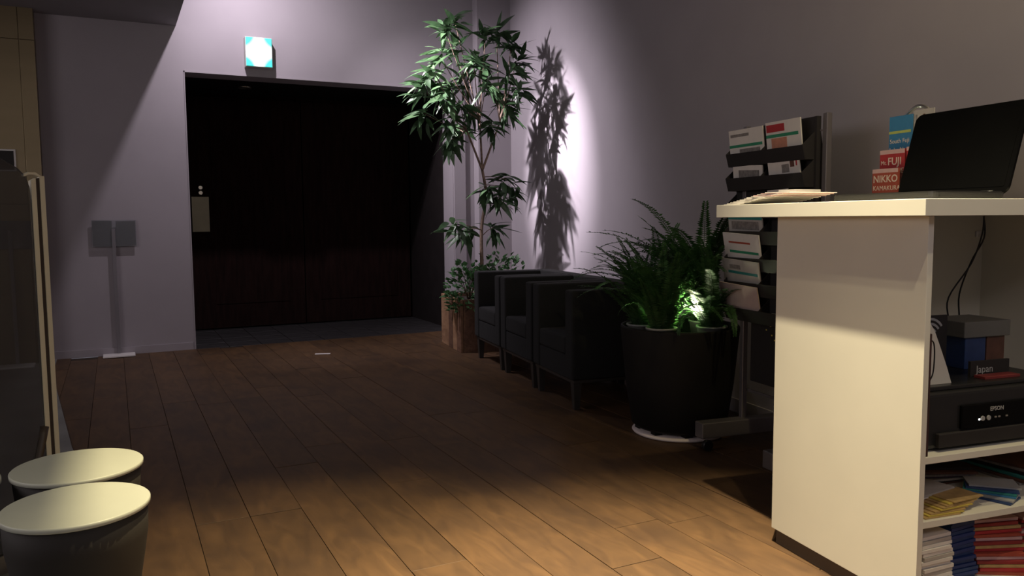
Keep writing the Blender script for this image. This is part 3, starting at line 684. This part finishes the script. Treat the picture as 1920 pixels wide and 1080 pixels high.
booklet('travel_booklet', 2.160, 2.168, CT+.004, .098, .294, 'tall blue booklet with yellow stripe and picture, standing behind the red booklets', blue, [(0, .80, .96, .83, lime), (0, .28, 1, .52, yellow), (.0, .4, .35, .5, brown)],
        (('South Fuji', .05, .69, .021, cr, 0), ('Lake Nago', .04, .59, .021, cr, 0)), lean=0.0, th=.005)
booklet('travel_booklet', 2.168, 2.082, CT+.004, .085, .305, 'pale booklet with upright grey lettering between the blue booklet and the laptop', paper_d, [(.15, .5, .22, .95, ink), (.3, .5, .38, .92, ink), (.5, .5, .6, .95, brown)], lean=0.0, th=.005)
booklet('travel_booklet', 2.17, 1.625, CT+.001, .15, .16, 'navy booklet with cream disc standing at the right edge beside the laptop', navy, [(0, .0, 1, .12, purple)],
        (('local', .10, .16, .030, silver, 0),), lean=0.0)
o = bpy.data.objects[[x.name for x in bpy.data.objects if x.name.startswith('travel_booklet')][-1]]
bm = bmesh.new(); lathe(bm, [(.034, 0), (.034, .0008)]); bmesh.ops.rotate(bm, verts=bm.verts, matrix=Matrix.Rotation(PI/2, 3, 'X')); bmesh.ops.translate(bm, verts=bm.verts, vec=(.012, -.0002, .10)); obj('disc', bm, cr, o)['label'] = 'cream disc'

# printer on the shelf
SZ = .443
t = Thing('printer', 'black inkjet printer on the middle shelf of the counter', 'printer', (1.925, 1.75, SZ))
bm = bmesh.new(); box(bm, 1.672, 2.175, 1.575, 1.93, SZ+.006, .600, bev=.012); t.part('body', bm, black)
t.part('output_tray', B(1.72, 2.13, 1.563, 1.577, SZ+.012, .492, bev=.003), blackm)
cp = t.part('control_panel', B(1.80, 2.15, 1.567, 1.577, .497, .560, bev=.003), gloss)
for nn_, rr, m in ((1.872, .007, silver), (1.893, .007, silver)):
    bm = bmesh.new(); lathe(bm, [(rr, 0), (rr*.9, .003)], seg=16); bmesh.ops.rotate(bm, verts=bm.verts, matrix=Matrix.Rotation(PI/2, 3, 'X')); bmesh.ops.translate(bm, verts=bm.verts, vec=(nn_, 1.567, .521)); t.part('button', bm, m)
for nn_ in (1.915, 1.928, 1.955): t.part('button', B(nn_, nn_+.007, 1.5655, 1.567, .519, .523), ink)
t.part('power_light', B(1.8585, 1.8625, 1.5655, 1.567, .517, .521), led, label='small white power light')
put_text('lettering', 'EPSON', .016, silver, t.e, frame4((1.898-1.925, 1.5645-1.75+.002, .545-SZ-.006), (1, 0, 0), (0, 0, 1)), .0002)
t.part('scanner_lid', B(1.680, 2.165, 1.59, 1.925, .600, .612, bev=.003), black)
for a in (1.70, 2.14):
    for c in (1.60, 1.90): t.part('foot', B(a-.01, a+.01, c-.01, c+.01, SZ, SZ+.006), black)
PT = .612
bm = bmesh.new(); prism(bm, [(1.690, PT), (1.812, PT), (1.795, .655), (1.772, .705), (1.748, .755), (1.722, .790), (1.700, .800), (1.690, .80)], 'y', 1.615, 1.70)
single('document_holder', 'white curved-edge document holder standing on the left of the printer', 'holder', bm, mat('holder_white', (.55, .52, .47), .5, var=.03), (1.75, 1.657, PT))
bm = bmesh.new(); mats = [blackm, silver]; box(bm, 1.80, 1.945, 1.755, 1.760, PT, .775)
for rr in (.022, .036, .050):
    pts = [(1.880+rr*math.cos(a), .712+rr*math.sin(a)) for a in [PI*(.2+.6*i/8) for i in range(9)]]
    poly = pts + [(1.880+(rr+.007)*math.cos(a), .712+(rr+.007)*math.sin(a)) for a in [PI*(.8-.6*i/8) for i in range(9)]]
    prism(bm, poly, 'y', 1.7542, 1.755, mi=1)
single('wifi_sign', 'black card with grey wireless arcs standing on the printer', 'sign', bm, mats, (1.87, 1.757, PT))
t = Thing('folder', 'thin dark brown folder standing upright at the left end of the printer shelf', 'folder', (1.660, 1.60, SZ))
t.part('cover', B(1.6535, 1.668, 1.548, 1.60, SZ, .762, bev=.002), mat('folder_brown', (.04, .014, .012), .5, var=.1))
bm = bmesh.new(); tube(bm, smooth_path([(1.668, 1.552, .745), (1.676, 1.550, .735), (1.678, 1.549, .70), (1.675, 1.549, .66), (1.668, 1.552, .64)], 4), .0018, 6); t.part('elastic_loop', bm, black)
# books and paper box at the back of the printer
single('book', 'dark blue book standing at the back of the printer under the grey paper box', 'book', B(2.005, 2.085, 1.745, 1.86, PT, .705, bev=.002), navy, (2.045, 1.80, PT))
single('book', 'reddish brown book standing beside the dark blue book on the printer', 'book', B(2.089, 2.160, 1.745, 1.86, PT, .705, bev=.002), brown, (2.125, 1.80, PT))
single('paper_box', 'shallow grey box of papers lying across the two books', 'box', B(1.99, 2.17, 1.735, 1.88, .7055, .752, bev=.003), mat('box_grey', (.16, .155, .13), .7, var=.1), (2.08, 1.80, .7055))
bm = bmesh.new(); box(bm, 1.925, 2.07, 1.655, 1.663, PT, .655)
o = single('guidebook', 'black guidebook titled Japan standing on the printer', 'book', bm, blackm, (1.99, 1.659, PT))
put_text('lettering', 'Japan', .030, silver, o, frame4((1.945-1.99, 1.654-1.659, .622-PT), (1, 0, 0), (0, 0, 1)), 0)
bm = bmesh.new(); box(bm, 1.93, 2.06, 1.612, 1.648, PT, .6195, bev=.001)
single('guidebook', 'thin red booklet lying on the printer in front of the black guidebook', 'book', bm, mat('dull_red', (.16, .02, .02), .6, var=.2), (1.99, 1.63, PT))
# cables and hook inside the counter
t = Thing('power_cables', 'two thin black cables hanging from the counter top down behind the printer', 'cable', (2.2, 1.9, .62))
bm = bmesh.new(); tube(bm, smooth_path([(2.24, 1.9, 1.058), (2.235, 1.9, 1.0), (2.195, 1.9, .91), (2.145, 1.935, .80), (2.155, 1.94, .72), (2.15, 1.94, .62), (2.15, 1.94, .50)], 5), .0028, 6); t.part('cable', bm, black)
bm = bmesh.new(); tube(bm, smooth_path([(2.245, 1.905, 1.058), (2.25, 1.905, .99), (2.2, 1.905, .915), (2.19, 1.935, .81), (2.20, 1.94, .72), (2.20, 1.945, .62), (2.20, 1.95, .48)], 5), .0028, 6); t.part('cable', bm, black)
t = Thing('adhesive_hook', 'tiny white hook stuck on the back panel inside the counter', 'hook', (2.455, 2.106, .99))
t.part('pad', B(2.445, 2.470, 2.100, 2.1065, .985, 1.006, bev=.002), white); t.part('hook', B(2.453, 2.462, 2.088, 2.100, .985, .992, bev=.001), white)

# printed matter on the lower shelves
ORD = ['topmost', 'second from the top', 'third from the top', 'fourth from the top', 'fifth from the top', 'sixth from the top', 'seventh from the top', 'eighth from the top', 'ninth from the top', 'tenth from the top', 'eleventh from the top', 'twelfth from the top', 'thirteenth from the top', 'fourteenth from the top', 'fifteenth from the top', 'sixteenth from the top']
def pile(k, name, label, group, n_, s_, z, w_, d, th, fan, m, jit=.004, rot=0, edge=None, rs=1, slope=0):
    r = random.Random(rs)
    for i in range(k):
        bm = bmesh.new(); box(bm, -w_/2, w_/2, -d/2, d/2, 0, th*.86, mi=0)
        mm = m[i % len(m)] if isinstance(m, list) else m
        o = obj(name, bm, mm); f = i/max(1, k-1)
        o.location = F(n_+fan[0]*f+r.uniform(-jit, jit), s_+fan[1]*f+r.uniform(-jit, jit), z+.0006+th*i)
        o.rotation_euler = (0, 0, -A+rot+fan[2]*f+r.uniform(-.04, .04)); tag(o, ORD[k-1-i] + ' ' + label, 'magazine' if name == 'magazine' else 'leaflet', group)
s2 = .273
pile(6, 'leaflet', 'leaflet in the white pile, left of the second shelf', 'white leaflets on the second shelf', 1.745, 1.75, s2, .15, .21, .006, (.03, -.02, .2), [paper_d, paper, paper_d], rs=2)
pile(9, 'leaflet', 'tan booklet in the fan along the second shelf front', 'tan booklets on the second shelf', 1.735, 1.590, s2, .12, .075, .0035, (.10, .018, .10), [tan, yellow, tan], jit=.003, rs=3)
pile(6, 'leaflet', 'leaflet in the blue pile right of the tan fan', 'blue leaflets on the second shelf', 1.985, 1.63, s2, .085, .13, .005, (.03, .02, .5), [navy, silver, blue, teal], rs=4, rot=.4)
pile(7, 'magazine', 'magazine in the pile at the back of the second shelf', 'magazines on the second shelf', 1.93, 1.88, s2, .20, .28, .007, (.06, 0, -.4), [brown, blackm, paper_d, purple, ink], rs=5, jit=.012)
pile(6, 'magazine', 'magazine in the right-hand pile of the second shelf', 'magazines at the right of the second shelf', 2.24, 1.80, s2, .20, .28, .008, (.02, 0, .2), [ink, brown, teal, blackm], rs=6)
s3 = .066
pile(15, 'leaflet', 'leaflet in the cream stack, left of the bottom shelf', 'cream leaflets on the bottom shelf', 1.725, 1.63, s3, .11, .16, .0105, (-.012, .01, .1), [paper, paper_d, paper, paper], rs=7, jit=.005)
pile(16, 'leaflet', 'leaflet in the navy stack on the bottom shelf', 'blue leaflets on the bottom shelf', 1.860, 1.69, s3, .10, .19, .0105, (-.015, .01, .15), [navy, mat('leaf_blue', (.02, .045, .17), .5, var=.1)], rs=8, jit=.004)
pile(15, 'leaflet', 'leaflet in the slipping red stack on the bottom shelf', 'red leaflets on the bottom shelf', 2.030, 1.67, s3, .15, .21, .0095, (-.02, .06, .25), [redo, red, tan, mat('leaf_red', (.28, .03, .03), .5, var=.15), pink], rs=9, jit=.007, rot=-.4)
pile(12, 'leaflet', 'leaflet in the dark red rearmost stack, bottom shelf', 'dark red leaflets on the bottom shelf', 2.245, 1.74, s3, .17, .22, .0095, (0, .02, .2), [red, brown, red, pink], rs=10, jit=.006, rot=-.3)
